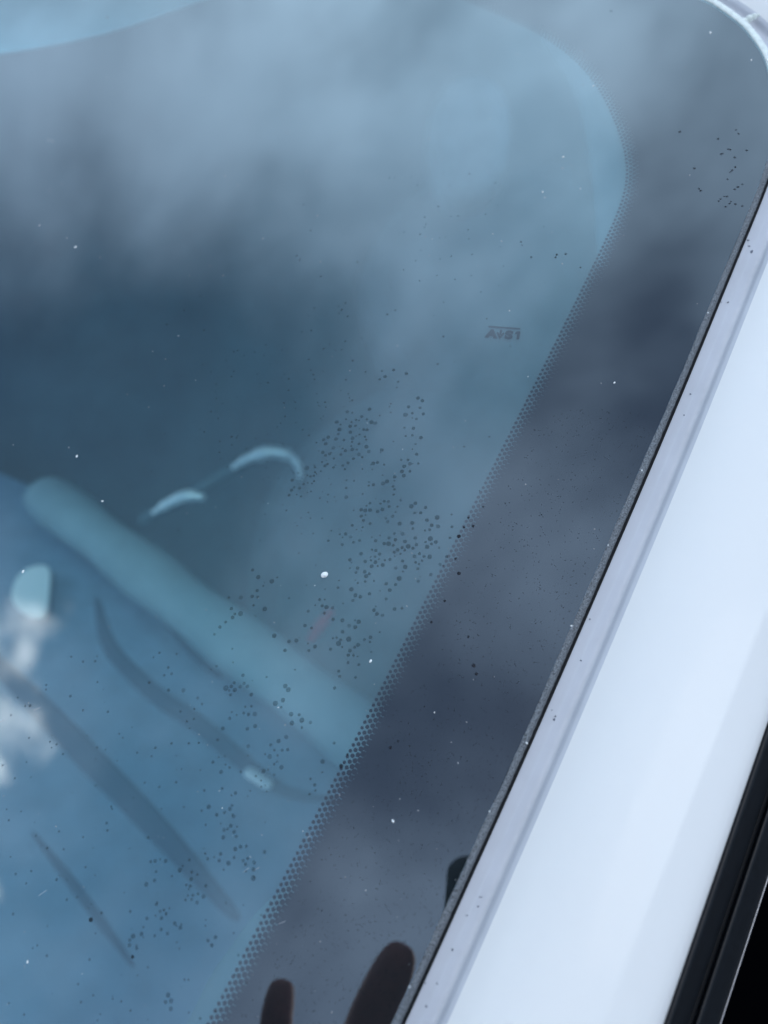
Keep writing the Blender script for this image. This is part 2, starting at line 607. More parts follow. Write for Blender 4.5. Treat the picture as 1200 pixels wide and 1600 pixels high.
# pale veil added behind the frit to brighten the clear glass, denser towards the border
FH = FR_H - 0.6
V, F = [], []
filmc = resample([curve[i] + cn[i] * 9 for i in range(len(curve))], 200)
for p in filmc:
    V.append(G(p.x, p.y, FH))
for p in filmc:
    V.append(G(-620, p.y, FH))
F = [(i, i + 1, 200 + i + 1, 200 + i) for i in range(199) if abs(filmc[i + 1].y - filmc[i].y) > 1e-4]
obj('inner_veil', V, F, 'film', wind, smooth=False)['label'] = 'thin pale veil added inside the glass to brighten it'

# AS1 mark: overline, letters, arrow
def mark_mesh():
    V, F = [], []
    H0 = FR_H
    def add_poly(pts):
        k0 = len(V)
        V.extend(G(x, y, H0) for x, y in pts)
        F.append(tuple(range(k0, k0 + len(pts))))
    b0, b1 = on_glass(763.5, 510.2, H0), on_glass(813, 513.8, H0)
    ux = (b1 - b0).normalized(); uy = Vector((-ux.y, ux.x))
    L = (b1 - b0).length
    def at(x, y):
        q = b0 + ux * x + uy * y
        return (q.x, q.y)
    add_poly([at(0, -.35), at(L, -.35), at(L, .35), at(0, .35)])
    def text(s, x, size, y, sx=1.0):
        cu = bpy.data.curves.new('mark', 'FONT')
        cu.body = s
        cu.size = size
        cu.offset = 0.32
        cu.resolution_u = 6
        o = bpy.data.objects.new('mark', cu)
        COL.objects.link(o)
        bpy.context.view_layer.update()
        dg = bpy.context.evaluated_depsgraph_get()
        me = bpy.data.meshes.new_from_object(o.evaluated_get(dg))
        x0 = min(v.co.x for v in me.vertices)
        k0 = len(V)
        for v in me.vertices:
            q = b0 + ux * (x + (v.co.x - x0) * sx) + uy * (y + v.co.y)
            V.append(G(q.x, q.y, H0))
        for f in me.polygons:
            F.append(tuple(k0 + i for i in f.vertices))
        w = max(v.co.x for v in me.vertices) - x0
        bpy.data.objects.remove(o)
        return w
    yb = -4.75
    text('A', -0.8, 4.9, yb, 1.15)
    text('S', 6.75, 4.9, yb, 1.2)
    add_poly([at(11.3, yb - .1), at(12.3, yb - .1), at(12.3, yb + 3.6), at(11.3, yb + 3.6)])
    add_poly([at(10.45, yb + 2.2), at(11.3, yb + 2.45), at(11.3, yb + 3.6), at(11.1, yb + 3.6), at(10.8, yb + 3.15), at(10.45, yb + 3.0)])
    ax = 5.0
    add_poly([at(ax - .38, yb + 3.7), at(ax - .38, yb + 1.4), at(ax + .38, yb + 1.4), at(ax + .38, yb + 3.7)])
    add_poly([at(ax - 1.55, yb + 2.35), at(ax - 1.1, yb + 2.6), at(ax, yb + 1.0), at(ax, yb - 0.65)])
    add_poly([at(ax + 1.55, yb + 2.35), at(ax, yb - 0.65), at(ax, yb + 1.0), at(ax + 1.1, yb + 2.6)])
    return V, F
V, F = mark_mesh()
obj('glazing_mark', V, F, 'print', wind, smooth=False)['label'] = 'small grey printed AS1 mark with down arrow under a line'

# ---- body: ditch and pillar swept along the outline of the glass
PROF = [(2.7, -4.4), (2.95, -4.7), (5.0, -5.35), (6.2, -5.3), (7.0, -5.75), (8.6, -6.8), (9.6, -7.2), (10.4, -7.0), (11.0, -6.3), (11.5, -5.5), (12.0, -5.0),
        (12.5, -4.75), (13.2, -4.45), (14.4, -3.8), (15.8, -3.1), (18, -2.0), (21, -.75), (25, .5), (30, 1.4), (35, 1.75), (40, 1.65), (45, 1.15),
        (48.5, .62), (50.4, .44), (51.5, .3), (52.4, .06), (53.4, -.35), (55, -1.05), (58, -2.4), (61, -3.9), (63.6, -5.6), (65.2, -7.3), (66.2, -9.4), (66.7, -12.0)]
rowsV = []
for i, p in enumerate(OUT):
    sdist = (p - A2).dot(T2)
    on_side = (p - side_pt(min(sdist, LEN))).length < 6 and sdist < LEN
    row = []
    taper = 1.0 + 0.00075 * (min(sdist, LEN) - 90) if sdist > -200 else 1.0 + 0.00075 * -290
    for o, h in PROF:
        if o <= 16:
            q = p + OUT_N[i] * o
        else:
            base_ = p + OUT_N[i] * 16
            if on_side:
                s_here = sdist
            else:
                s_here = LEN + (i - last_side) * 4.0
            last_ = (o - 16) / 51.0
            endp = A2 + T2 * s_here + O2 * 66.7
            q = base_.lerp(endp, last_)
            if on_side and o < 60:
                q = q + O2 * (o - 16) * (taper - 1.0) * max(0.0, min(1.0, (60 - o) / 9.0))
        row.append(G(q.x, q.y, h))
    if on_side:
        last_side = i
    rowsV.append(row)
V = [v for r in rowsV for v in r]
w = len(PROF)
CH = 12                        # the first spans of the profile are the channel, its shade put into the colour
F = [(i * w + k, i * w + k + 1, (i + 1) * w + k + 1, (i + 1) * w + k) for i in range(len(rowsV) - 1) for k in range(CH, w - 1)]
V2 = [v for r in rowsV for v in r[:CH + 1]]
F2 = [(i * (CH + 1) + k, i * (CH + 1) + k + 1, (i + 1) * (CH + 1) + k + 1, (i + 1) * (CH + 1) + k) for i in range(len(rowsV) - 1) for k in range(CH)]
obj('drip_channel', V2, F2, 'channel', car)['label'] = 'narrow channel between glass and white pillar, shade put into its grey'
obj('body_panel', V, F, 'paint', car)['label'] = 'glossy white painted pillar and roof edge beside the glass'


def sweep(name, prof, material, parent, i0, i1, jit=0.0, path=None):
    rows = []
    rnd = random.Random(3)
    pts = path or OUT
    nn = normals2(pts, True)
    for i in range(i0, i1):
        row = []
        for k, (o, h) in enumerate(prof):
            wob = 1.1 * jit * (math.sin(i * .031) + .8 * math.sin(i * .083 + 1) + .6 * math.sin(i * .21 + 2)) if jit > .08 and k < 4 else 0
            q = pts[i] + nn[i] * (o + wob + (rnd.uniform(-jit, jit) if jit else 0))
            row.append(G(q.x, q.y, h + (rnd.uniform(-jit, jit) * .6 if jit else 0)))
        rows.append(row)
    w = len(prof)
    V = [v for r in rows for v in r]
    F = [(i * w + k, i * w + k + 1, (i + 1) * w + k + 1, (i + 1) * w + k) for i in range(len(rows) - 1) for k in range(w - 1)]
    return obj(name, V, F, material, parent)


fine = spline(SIDE + CORNER[:3], 0.9)
sweep('edge_sealant', [(-0.2, -0.9), (-0.1, 0.03), (0.2, 0.12), (0.6, 0.1), (1.3, 0.0), (1.75, -0.3), (1.95, -1.6), (1.95, -4)], 'edge', wind, 0, len(fine), 0.10, fine)['label'] = 'gritty dark grey sealant strip along the glass edge'
ncorner = next(i for i, p in enumerate(OUT) if p.y > 200)
sweep('gap_gasket', [(1.5, -3.4), (3.0, -3.4)], 'gap', wind, 0, len(OUT))
corner_fine = spline(CORNER[1:12], 1.2)
sweep('corner_sealant', [(-0.5, -0.8), (-0.45, 0.2), (0.1, 0.5), (0.9, 0.7), (1.8, 0.6), (2.6, 0.1), (3.2, -0.9), (3.6, -2.6)], 'cream', wind, 0, len(corner_fine), 0.05, corner_fine)['label'] = 'pale cream sealant bead round the glass corner'
# a smear of the same sealant on the painted corner
c0 = on_glass(1170, 24)
V, F = [], []
rnd = random.Random(11)
for (ox, oy, r_, hh) in ((-1.6, -1.2, 2.1, 1.2), (0.4, 0.2, 1.7, 1.5), (2.3, 1.5, 1.5, 1.3), (3.9, 2.6, 0.9, .8)):
    k0 = len(V)
    for ring in range(4):
        a1 = ring / 4 * math.pi / 2
        for k in range(12):
            a = 2 * math.pi * k / 12
            q = r_ * math.cos(a1) * rnd.uniform(.9, 1.1)
            V.append(G(c0.x + ox + q * math.cos(a), c0.y + oy + q * .8 * math.sin(a), -2.4 + hh * 1.6 * math.sin(a1)))
    V.append(G(c0.x + ox, c0.y + oy, -2.4 + hh * 1.6))
    for ring in range(3):
        for k in range(12):
            F.append((k0 + ring * 12 + k, k0 + ring * 12 + (k + 1) % 12, k0 + (ring + 1) * 12 + (k + 1) % 12, k0 + (ring + 1) * 12 + k))
    for k in range(12):
        F.append((k0 + 36 + k, k0 + 36 + (k + 1) % 12, k0 + 48))
obj('sealant_smear', V, F, 'cream', wind)

# ---- door edge: rubber, groove, second rubber, thin bright line, side glass
line = [A2 + T2 * s for s in range(-330, 700, 10)]
sweep('door_seal', [(65.4, -9.5), (66.3, -8.6), (67.2, -8.8), (68.2, -10.2), (69.4, -12.6), (71, -15.8), (72.6, -19.0), (73.4, -20.4), (73.9, -21.6), (74.0, -25)], 'seal', car, 0, len(line), 0, line)['label'] = 'rounded black rubber door seal beside the white pillar'
sweep('seal_groove', [(73.6, -24), (76.4, -25)], 'gap', car, 0, len(line), 0, line)
sweep('window_seal', [(75.6, -26), (75.7, -22.6), (76.2, -22.3), (77.2, -23.2), (79, -25.8), (81.5, -29.4), (83.6, -32.6), (84.0, -34.0)], 'seal', car, 0, len(line), 0, line)['label'] = 'flat black rubber strip against the side glass'
sweep('glass_run', [(83.9, -33.6), (84.1, -33.35), (84.35, -33.6), (84.5, -34.2)], 'bright', car, 0, len(line), 0, line)
sweep('side_window', [(84.2, -35.0), (100, -72), (140, -165), (230, -380)], 'tinted', car, 0, len(line), 0, line)['label'] = 'black side window at the door'

# ------------------------------------------------------------------ inside the car, seen through the glass
dash = empty('dashboard', level(150, 1300, -0.61))
put(dash, car)
ZD = -0.56
top = smooth_outline([level(x, y, ZD) for x, y in ((-260, 690), (50, 755), (225, 880), (410, 1015), (580, 1170), (680, 1400), (560, 1800), (-250, 2000), (-700, 1400))], 60)
rounded_slab('top_pad', top, 0.05, 'dash', dash, 0.012)
ZB = -0.485
hood = spline([level(x, y, ZB) for x, y in ((78, 778), (180, 858), (300, 952), (420, 1042), (560, 1150), (650, 1236), (760, 1330))], 0.012)
tube('instrument_hood', hood, [0.0345 + 0.002 * math.sin(i * .4) for i in range(len(hood))], 'pad', dash, 20, 0.8)['label'] = 'teal padded hood bar running along the dashboard'
def dash_line(name, pts, width_px, material, z, flat=0.35, label=None):
    c = spline([level(x, y, z) for x, y in pts], 0.006)
    r = width_px / 2 / FPX * (CAM - c[0]).length
    n_ = max(1, len(c) - 1)
    R_ = [r * (0.25 + 0.75 * math.sin(math.pi * min(1, max(0, i / n_))) ** 0.6) for i in range(len(c))] if material == 'slot' else r
    o = tube(name, c, R_, material, dash, 10, flat)
    if label: o['label'] = label
    return o
dash_line('vent_slot', [(-60, 990), (20, 1062), (140, 1185), (250, 1300), (370, 1435)], 30, 'slot', ZD + .001, 0.06)
dash_line('seam', [(50, 1300), (120, 1390), (210, 1512)], 12, 'slot', ZD + .001, 0.06)
dash_line('hood_gap', [(150, 935), (172, 1010), (235, 1078), (312, 1133), (430, 1228), (530, 1252)], 24, 'slot', ZD + .001, 0.06)
dash_line('hood_shadow', [(255, 960), (300, 1010), (348, 1062)], 22, 'slot', ZD + .014, 0.1)  # dark strip drawn as the shadow under the hood bar
dash_line('dash_highlight', [(390, 1207), (420, 1226)], 18, 'chrome', ZD + .012)  # bright piece standing in for a highlight on the dash
pl = smooth_outline([level(x, y, ZD + .02) for x, y in ((24, 905), (45, 886), (76, 886), (77, 930), (68, 960), (40, 958), (18, 935))], 32)
rounded_slab('trim_plate', pl, 0.006, 'plate', dash, 0.002)['label'] = 'small pale rounded trim plate'

door = empty('door_panel', deep(600, 900, 0.95))
put(door, car)
def deep_slab(name, pts, dist, thick, material, parent, rim=0.01):
    out = smooth_outline([deep(x, y, d if (d := dist) else dist) for x, y in pts], 48)
    return rounded_slab(name, out, thick, material, parent, rim, nrm=CZ)
deep_slab('panel_skin', ((400, 800), (470, 690), (600, 600), (760, 540), (940, 500), (1080, 800), (920, 1350), (600, 1420), (430, 1200), (380, 980)), 1.3, 0.05, 'door', door, 0.12)
def inlay(name, pts, rpx, material, dist, parent):
    c = spline([deep(x, y, dist) for x, y in pts], 0.006)
    rr = [v / FPX * dist for v in rpx]
    R = [rr[min(len(rr) - 1, int(i / max(1, len(c) - 1) * (len(rr) - 1) + .5))] for i in range(len(c))]
    return tube(name, c, R, material, parent, 14)
pull = inlay('pull_handle', [(225, 812), (300, 772), (355, 738), (420, 706), (462, 720), (474, 770)], [9, 9, 9, 9, 9, 8], 'lining', 1.0, door)
put(inlay('chrome_inlay', [(240, 801), (265, 786), (292, 775), (316, 777)], [4, 8, 10, 7], 'chrome', 0.96, None), pull)
put(inlay('chrome_inlay', [(366, 730), (388, 717), (422, 707), (450, 712), (466, 728), (470, 752)], [5, 8, 12, 10, 6, 4], 'chrome', 0.96, None), pull)
put(inlay('bolt_cap', [(355, 740), (358, 737)], [9, 9], 'tan', 0.955, None), pull)
inlay('red_reflector', [(487, 998), (502, 977), (517, 957)], [8, 10, 7], 'red', 1.1, door)

seat = empty('seat', deep(720, 500, 1.3))
put(seat, car)
deep_slab('headrest', ((700, 120), (760, 108), (796, 150), (800, 230), (770, 290), (700, 300), (670, 200)), 1.2, 0.09, 'seat', seat, 0.03)
deep_slab('seat_back', ((560, 400), (640, 270), (760, 230), (900, 230), (1010, 400), (1010, 780), (830, 780), (640, 640), (570, 520)), 1.32, 0.12, 'door', seat, 0.11)

vis = smooth_outline([deep(x, y, d) for x, y, d in ((-520, 130, .60), (-250, 118, .58), (0, 86, .56), (150, 58, .55), (285, 14, .545), (430, -45, .545), (560, -150, .56), (250, -260, .60), (-150, -220, .62), (-500, -120, .64))], 60)
rounded_slab('sun_visor', vis, 0.018, 'visor', car, 0.006, nrm=-ray(0, 0))['label'] = 'pale sun visor edge behind the top of the glass'

# inner trim of the pillar, a pale strip just inside the frit
TH = -45.0
def trim_strip(name, pts):
    inn = [on_glass(x, y, TH) for x, y in pts]
    V, F = [], []
    c = spline(inn, 4)
    for p in c:
        V.append(G(p.x, p.y, TH)); V.append(G(p.x + 12, p.y - 3, TH + 6)); V.append(G(p.x + 70, p.y - 16, TH + 14)); V.append(G(p.x + 2, p.y, TH - 30))
    for i in range(len(c) - 1):
        for a, b in ((0, 1), (1, 2), (0, 3)):
            F.append((i * 4 + a, i * 4 + b, (i + 1) * 4 + b, (i + 1) * 4 + a))
    return obj(name, V, F, 'trim', car)
trim_strip('pillar_trim', [(120, 1900), (230, 1700), (292, 1598), (330, 1523), (362, 1478), (402, 1424), (480, 1350), (560, 1230), (640, 1090), (740, 890),
                           (830, 720), (890, 600), (928, 505), (942, 430), (936, 365), (930, 300), (926, 235), (912, 130), (890, 60), (840, -20)])['label'] = 'pale inner pillar trim beside the frit dots'

# cabin shell, closed but for the glass and the far side windows
shell = empty('cabin', (-0.5, 0.6, -1.0))
put(shell, car)
deep_slab('rear_lining', ((-620, 30), (-100, -25), (300, -35), (700, -40), (1000, 0), (1080, 800), (900, 1350), (600, 1400), (100, 1300), (-500, 1100)), 1.5, 0.05, 'lining', shell, 0.02)
def quad(name, pts, material, parent):
    return obj(name, pts, [(0, 1, 2, 3)], material, parent, smooth=False)
x0, x1, y0, y1, z0 = -1.35, 0.17, -0.55, 1.9, -1.0
zt = 0.175
quad('cabin_floor', [(x0, y0, z0), (x1, y0, z0), (x1, y1, z0), (x0, y1, z0)], 'cabin', shell)
quad('cabin_back', [(x0, y1, z0), (x1, y1, z0), (x1, y1, zt), (x0, y1, zt)], 'door', shell)
quad('cabin_front', [(x0, -.36, z0), (x1, -.36, z0), (x1, -.36, -.26), (x0, -.36, -.26)], 'cabin', shell)
quad('cabin_side', [(x1, y0, z0), (x1, y1, z0), (x1, y1, zt), (x1, y0, -.36)], 'cabin', shell)
quad('far_door', [(x0, y0, z0), (x0, 1.0, z0), (x0, 1.0, -.35), (x0, y0, -.35)], 'cabin', shell)
quad('far_side', [(x0, 1.0, z0), (x0, y1, z0), (x0, y1, zt), (x0, 1.0, zt)], 'door', shell)
quad('headliner', [(x0, .31, .165), (x1, .31, .165), (x1, y1, zt), (x0, y1, zt)], 'visor', shell)

# ------------------------------------------------------------------ droplets, dust and chips
class Specks:
    def __init__(self):
        self.V, self.F = [], []

    def dome(self, x, y, r, h=0.0, lift=0.16, seg=9, stretch=1.0, ang=0.0):
        k0 = len(self.V)
        ca, sa = math.cos(ang), math.sin(ang)
        for rad, hh in ((1.0, 0.02), (0.72, lift * .7)):
            for k in range(seg):
                a = 2 * math.pi * k / seg
                dx, dy = r * rad * math.cos(a) * stretch * random.uniform(.97, 1.03), r * rad * math.sin(a) * random.uniform(.97, 1.03)
                self.V.append(G(x + dx * ca - dy * sa, y + dx * sa + dy * ca, h + hh))
        self.V.append(G(x, y, h + lift))
        for k in range(seg):
            self.F.append((k0 + k, k0 + (k + 1) % seg, k0 + seg + (k + 1) % seg, k0 + seg + k))
            self.F.append((k0 + seg + k, k0 + seg + (k + 1) % seg, k0 + 2 * seg))

    def build(self, name, material, label, cat):
        o = obj(name, self.V, self.F, material)
        return tag(o, label, cat, kind='stuff')


def pxr(x, y, rpx):
    """radius in mm of something rpx pixels wide at a spot on the glass"""
    d = ray(x, y)
    t = -CAM.dot(NW) / d.dot(NW)
    return rpx / FPX * t * 1000


sp, spf, spd = Specks(), Specks(), Specks()
# (x, y) ends of each trail of droplets, spread, number, radius range in picture pixels
TRAILS = [((575, 652), (505, 715), 12, 62, (1.6, 3.0)), ((515, 715), (455, 775), 7, 34, (1.8, 3.0)), ((565, 690), (545, 720), 12, 22, (1.8, 3.0)),
          ((662, 622), (640, 660), 7, 13, (2, 3)), ((655, 660), (638, 730), 8, 18, (1.8, 3)), ((630, 590), (600, 600), 14, 6, (2, 3)),
          ((640, 730), (590, 800), 16, 26, (2, 3.1)), ((590, 730), (520, 775), 18, 14, (2, 3)), ((575, 795), (562, 818), 7, 20, (1.8, 3)),
          ((560, 820), (520, 850), 10, 14, (2, 3)), ((610, 775), (618, 795), 9, 18, (2, 3)), ((690, 800), (640, 835), 16, 20, (2, 3.2)),
          ((640, 830), (600, 885), 20, 46, (1.9, 3)), ((590, 860), (565, 910), 9, 34, (1.9, 3)), ((680, 840), (650, 890), 14, 26, (2, 3.2)),
          ((600, 900), (580, 1000), 16, 18, (2, 3)), ((560, 930), (480, 1000), 26, 22, (2, 3.2)), ((500, 950), (540, 1010), 14, 12, (2, 3.4)),
          ((590, 1000), (520, 1040), 14, 16, (2, 3)), ((410, 900), (430, 920), 14, 5, (2, 3)), ((370, 935), (345, 990), 8, 13, (2, 3.2)),
          ((400, 930), (440, 1000), 16, 7, (2, 3)), ((440, 990), (470, 1030), 12, 5, (2, 3)), ((385, 1065), (355, 1085), 7, 14, (2, 3.3)),
          ((380, 1085), (395, 1130), 8, 10, (2, 3.3)), ((440, 1080), (430, 1130), 8, 9, (2, 3.3)), ((460, 1110), (475, 1135), 7, 8, (2, 3.2)),
          ((445, 1150), (410, 1225), 12, 20, (2, 3.4)), ((400, 1215), (425, 1238), 6, 8, (2.2, 3.2)), ((345, 1110), (380, 1240), 24, 14, (2, 3)),
          ((525, 1160), (480, 1255), 8, 12, (2, 3)), ((345, 1295), (390, 1350), 10, 18, (2, 3.4)), ((355, 1230), (345, 1330), 18, 12, (2, 3)),
          ((335, 1350), (410, 1345), 12, 8, (2, 3)), ((225, 1345), (310, 1390), 18, 14, (2, 3)), ((290, 1375), (310, 1410), 8, 10, (2, 3)),
          ((220, 1430), (275, 1440), 14, 14, (2, 3)), ((258, 1560), (270, 1570), 5, 4, (2.5, 3.5)), ((200, 1460), (210, 1480), 9, 6, (2, 3)),
          ((330, 1460), (345, 1480), 7, 4, (2.5, 3.5)), ((270, 1000), (300, 1130), 30, 10, (1.6, 2.6))]
rnd = random.Random(5)
placed = []
for (a, b, wid, num, (r0, r1)) in TRAILS:
    for _ in range(num):
        t = rnd.random()
        x = a[0] + (b[0] - a[0]) * t + rnd.gauss(0, wid * .95)
        y = a[1] + (b[1] - a[1]) * t + rnd.gauss(0, wid * .95)
        r_ = rnd.uniform(r0, r1) * 1.08
        if any((x - a_) ** 2 + (y - b_) ** 2 < (r_ + c_ + .4) ** 2 for a_, b_, c_ in placed):
            continue
        placed.append((x, y, r_))
        p = on_glass(x, y)
        (spf if rnd.random() < .2 else sp).dome(p.x, p.y, pxr(x, y, r_ * rnd.choice((.7, .85, 1, 1, 1.1, 1.25))), seg=11, stretch=rnd.uniform(1, 1.06), ang=rnd.uniform(0, 3))
for _ in range(26):      # loose single droplets over the clear glass
    x, y = rnd.uniform(20, 330), rnd.uniform(1030, 1590)
    p = on_glass(x, y); sp.dome(p.x, p.y, pxr(x, y, rnd.uniform(1.6, 2.8)))
for _ in range(150):     # faint small ones
    x, y = rnd.uniform(0, 420), rnd.uniform(1000, 1600)
    p = on_glass(x, y); spf.dome(p.x, p.y, pxr(x, y, rnd.uniform(1.0, 2.2)))
for _ in range(230):
    t = rnd.random()
    x, y = rnd.gauss(470, 95), rnd.gauss(690, 120)
    p = on_glass(x, y); spf.dome(p.x, p.y, pxr(x, y, rnd.uniform(.9, 1.9)))
for _ in range(50):
    x, y = rnd.gauss(680, 70), rnd.gauss(370, 60)
    p = on_glass(x, y); spf.dome(p.x, p.y, pxr(x, y, rnd.uniform(.8, 1.5)))
for _ in range(1500):    # very fine speckle over the dark border
    t = rnd.random()
    y = rnd.uniform(640, 1600)
    xe = 613 + (1600 - y) * .445; xf = 345 + (1600 - y) * .50
    x = rnd.uniform(xf + 25, xe - 6)
    p = on_glass(x, y); spf.dome(p.x, p.y, pxr(x, y, rnd.uniform(.6, 1.25)), seg=6, lift=.08)
FRIT_SPOTS = [(1062, 206), (1150, 203), (1154, 209), (1122, 217), (1138, 233), (1141, 234), (1127, 241), (1129, 240), (1167, 235), (1148, 246), (1085, 263), (1149, 261), (1144, 266),
              (1141, 269), (1137, 280), (1160, 288), (1153, 292), (1148, 296), (1132, 307), (1136, 307), (1126, 311), (1123, 314), (1142, 315), (1140, 318), (1149, 319), (1160, 322),
              (1134, 323), (1092, 295), (1095, 298), (955, 17), (814, 378), (830, 402), (870, 398), (868, 402), (884, 397), (907, 418)]
for x, y in FRIT_SPOTS:
    p = on_glass(x, y); spd.dome(p.x, p.y, pxr(x, y, rnd.uniform(1.3, 2.0)), ang=.4, stretch=1.1)
for x, y, r in ((533, 1197, 3.3), (543, 1179, 2.0), (717, 838, 3.2), (732, 809, 2.0), (739, 822, 2.4), (725, 824, 1.9), (717, 896, 3.0), (695, 939, 2.2), (732, 995, 2.2), (740, 1040, 3.4),
                (744, 1053, 2.6), (610, 1168, 2.6), (622, 1158, 1.6), (674, 972, 2.0), (755, 792, 1.6), (712, 873, 1.8), (142, 1437, 3.6), (207, 1495, 2.8)):
    p = on_glass(x, y); spd.dome(p.x, p.y, pxr(x, y, r))
sp.build('droplet_spots', 'drop', 'clusters of dried grey droplet spots on the clear glass', 'water spots')
spf.build('fine_speckle', 'drop_faint', 'faint fine speckle scattered over the glass and its black border', 'speckle')
spd.build('black_dots', 'drop_dark', 'scattered black tar dots on the windshield border', 'tar dots')

du, duf = Specks(), Specks()
for _ in range(40):
    x, y = rnd.uniform(0, 1000), rnd.uniform(60, 1600)
    if x > 640 + (1600 - y) * .43: continue
    p = on_glass(x, y); du.dome(p.x, p.y, pxr(x, y, rnd.choice((.35, .4, .5, .6, .8))), seg=5, lift=.12, stretch=rnd.uniform(1, 2), ang=rnd.uniform(0, 3))
for _ in range(170):
    x, y = rnd.uniform(0, 1100), rnd.uniform(20, 1600)
    if x > 640 + (1600 - y) * .43: continue
    p = on_glass(x, y); duf.dome(p.x, p.y, pxr(x, y, rnd.uniform(.4, 1.1)), seg=5, lift=.1, stretch=rnd.uniform(1, 2.2), ang=rnd.uniform(0, 3))
for _ in range(7):      # hair-thin scuffs
    x, y = rnd.uniform(0, 500), rnd.uniform(1100, 1600)
    p = on_glass(x, y); duf.dome(p.x, p.y, pxr(x, y, .5), seg=6, lift=.03, stretch=rnd.uniform(8, 22), ang=rnd.gauss(.75, .2))
for x, y, r in ((614, 1283, 2.0), (579, 1033, 2.0), (120, 713, 1.8), (160, 783, 1.5), (118, 386, 1.6), (880, 245, 1.3), (848, 300, 1.2), (823, 1161, 1.6), (893, 978, 1.4), (1003, 735, 1.2), (765, 1268, 1.2), (950, 852, 1.0), (1106, 489, 1.1), (640, 1542, 1.2), (960, 598, 1.5), (1110, 51, 1.6), (1174, 94, 1.2), (43, 1503, 1.8), (826, 163, 0.1), (36, 893, 2.0), (438, 1272, .1)):
    p = on_glass(x, y); du.dome(p.x, p.y, pxr(x, y, r), seg=6, lift=.3, stretch=1.5, ang=rnd.uniform(0, 3))
du.build('dust_specks', 'dust', 'tiny white dust specks scattered on the glass', 'dust')
duf.build('dust_smudges', 'dust_faint', 'faint pale dust marks and hair scuffs on the glass', 'dust')

# one larger white crumb
c0 = on_glass(507, 898)
fl = Specks()
fl.dome(c0.x, c0.y, pxr(507, 898, 5.0), lift=.7, seg=8, stretch=1.25, ang=.6)
fl.dome(c0.x + .35, c0.y - .3, pxr(507, 898, 3.2), lift=1.0, seg=7)
o = obj('white_crumb', fl.V, fl.F, 'dust')
tag(o, 'white crumb lying on the glass above the red reflector', 'crumb')

ch = Specks()
for x, y, r in ((866, 1123, 2.0), (862, 1108, 1.2), (868, 1118, 1.4), (1176, 388, 2.2), (1170, 372, 1.4), (1172, 380, 1.2), (706, 1485, 1.8), (749, 1402, 1.1), (752, 1402, 1.0), (746, 1417, 1.2),
                (729, 1431, 1.1), (682, 1538, 1.4), (664, 1537, 1.2), (665, 1574, 1.6), (1080, 612, 1.5), (1070, 645, 1.0), (1139, 468, 1.3), (1128, 469, .9), (922, 966, 1.2), (908, 1030, 1.2)):
    p = on_glass(x, y, -3.5)
    s_ = (p - A2).dot(T2); q = (p - side_pt(s_)).dot(O2)
    hh = -4.8 if q < 4 else (-5.3 if q < 6.4 else (-5.9 - (q - 7.2) * .6 if q < 9 else -7.0))
    ch.dome(p.x, p.y, pxr(x, y, r), h=hh + .12, lift=.12, seg=7, stretch=rnd.uniform(1, 1.8), ang=rnd.uniform(0, 3))
ch.build('paint_chips', 'chip', 'tiny grey chips and grit in the painted channel beside the glass', 'chips')


# ------------------------------------------------------------------ the phone and the hand that holds it, mirrored in the glass
def CP(x, y, z):
    """mm in the frame of the phone's lens: x right, y up, z away from the glass"""
    return CAM + (CX * x + CY * y + CZ * z) * 0.001


phone = empty('phone', CP(-15, -130, 10))
tag(phone, 'black phone held above the glass, its corner mirrored at the glass edge', 'phone')


def rounded_box(name, xa, xb, ya, yb, za, zb, r, material, parent, seg=6):
    V, F = [], []
    pts = []
    for cx, cy, a0 in ((xb - r, yb - r, 0), (xa + r, yb - r, 90), (xa + r, ya + r, 180), (xb - r, ya + r, 270)):
        for k in range(seg + 1):
            a = math.radians(a0 + 90 * k / seg)
            pts.append((cx + r * math.cos(a), cy + r * math.sin(a), cx, cy))
    e = min(1.2, (zb - za) * .3)
    rows = [(za, e), (za + e * .3, e * .3), (za + e, 0), (zb - e, 0), (zb - e * .3, e * .3), (zb, e)]
    n = len(pts)
    for z, ins in rows:
        for x, y, cx, cy in pts:
            d = math.hypot(x - cx, y - cy)
            f = (d - ins) / d
            V.append(CP(cx + (x - cx) * f, cy + (y - cy) * f, z))
    for i in range(len(rows) - 1):
        for k in range(n):
            F.append((i * n + k, i * n + (k + 1) % n, (i + 1) * n + (k + 1) % n, (i + 1) * n + k))
    F.append(tuple(range(n))); F.append(tuple(range((len(rows) - 1) * n, len(rows) * n)))
    return obj(name, V, F, material, parent)


PXL, PXR_, PYB, PYT = -57, 16, -134, 14
rounded_box('phone_body', PXL, PXR_, PYB, PYT, 6, 14, 11, 'phone', phone)
rounded_box('camera_island', -22, 11, -26, 10, 4.2, 6.2, 7, 'phone', phone)
for lx, ly in ((-14, -16),):
    c = CP(lx, ly, 0)
    V = [CP(lx + 7 * math.cos(2 * math.pi * k / 24), ly + 7 * math.sin(2 * math.pi * k / 24), z) for z in (4.6, 2.6) for k in range(24)]
    F = [(k, (k + 1) % 24, 24 + (k + 1) % 24, 24 + k) for k in range(24)] + [tuple(range(24, 48)), tuple(range(24))]
    obj('lens', V, F, 'lens', phone)

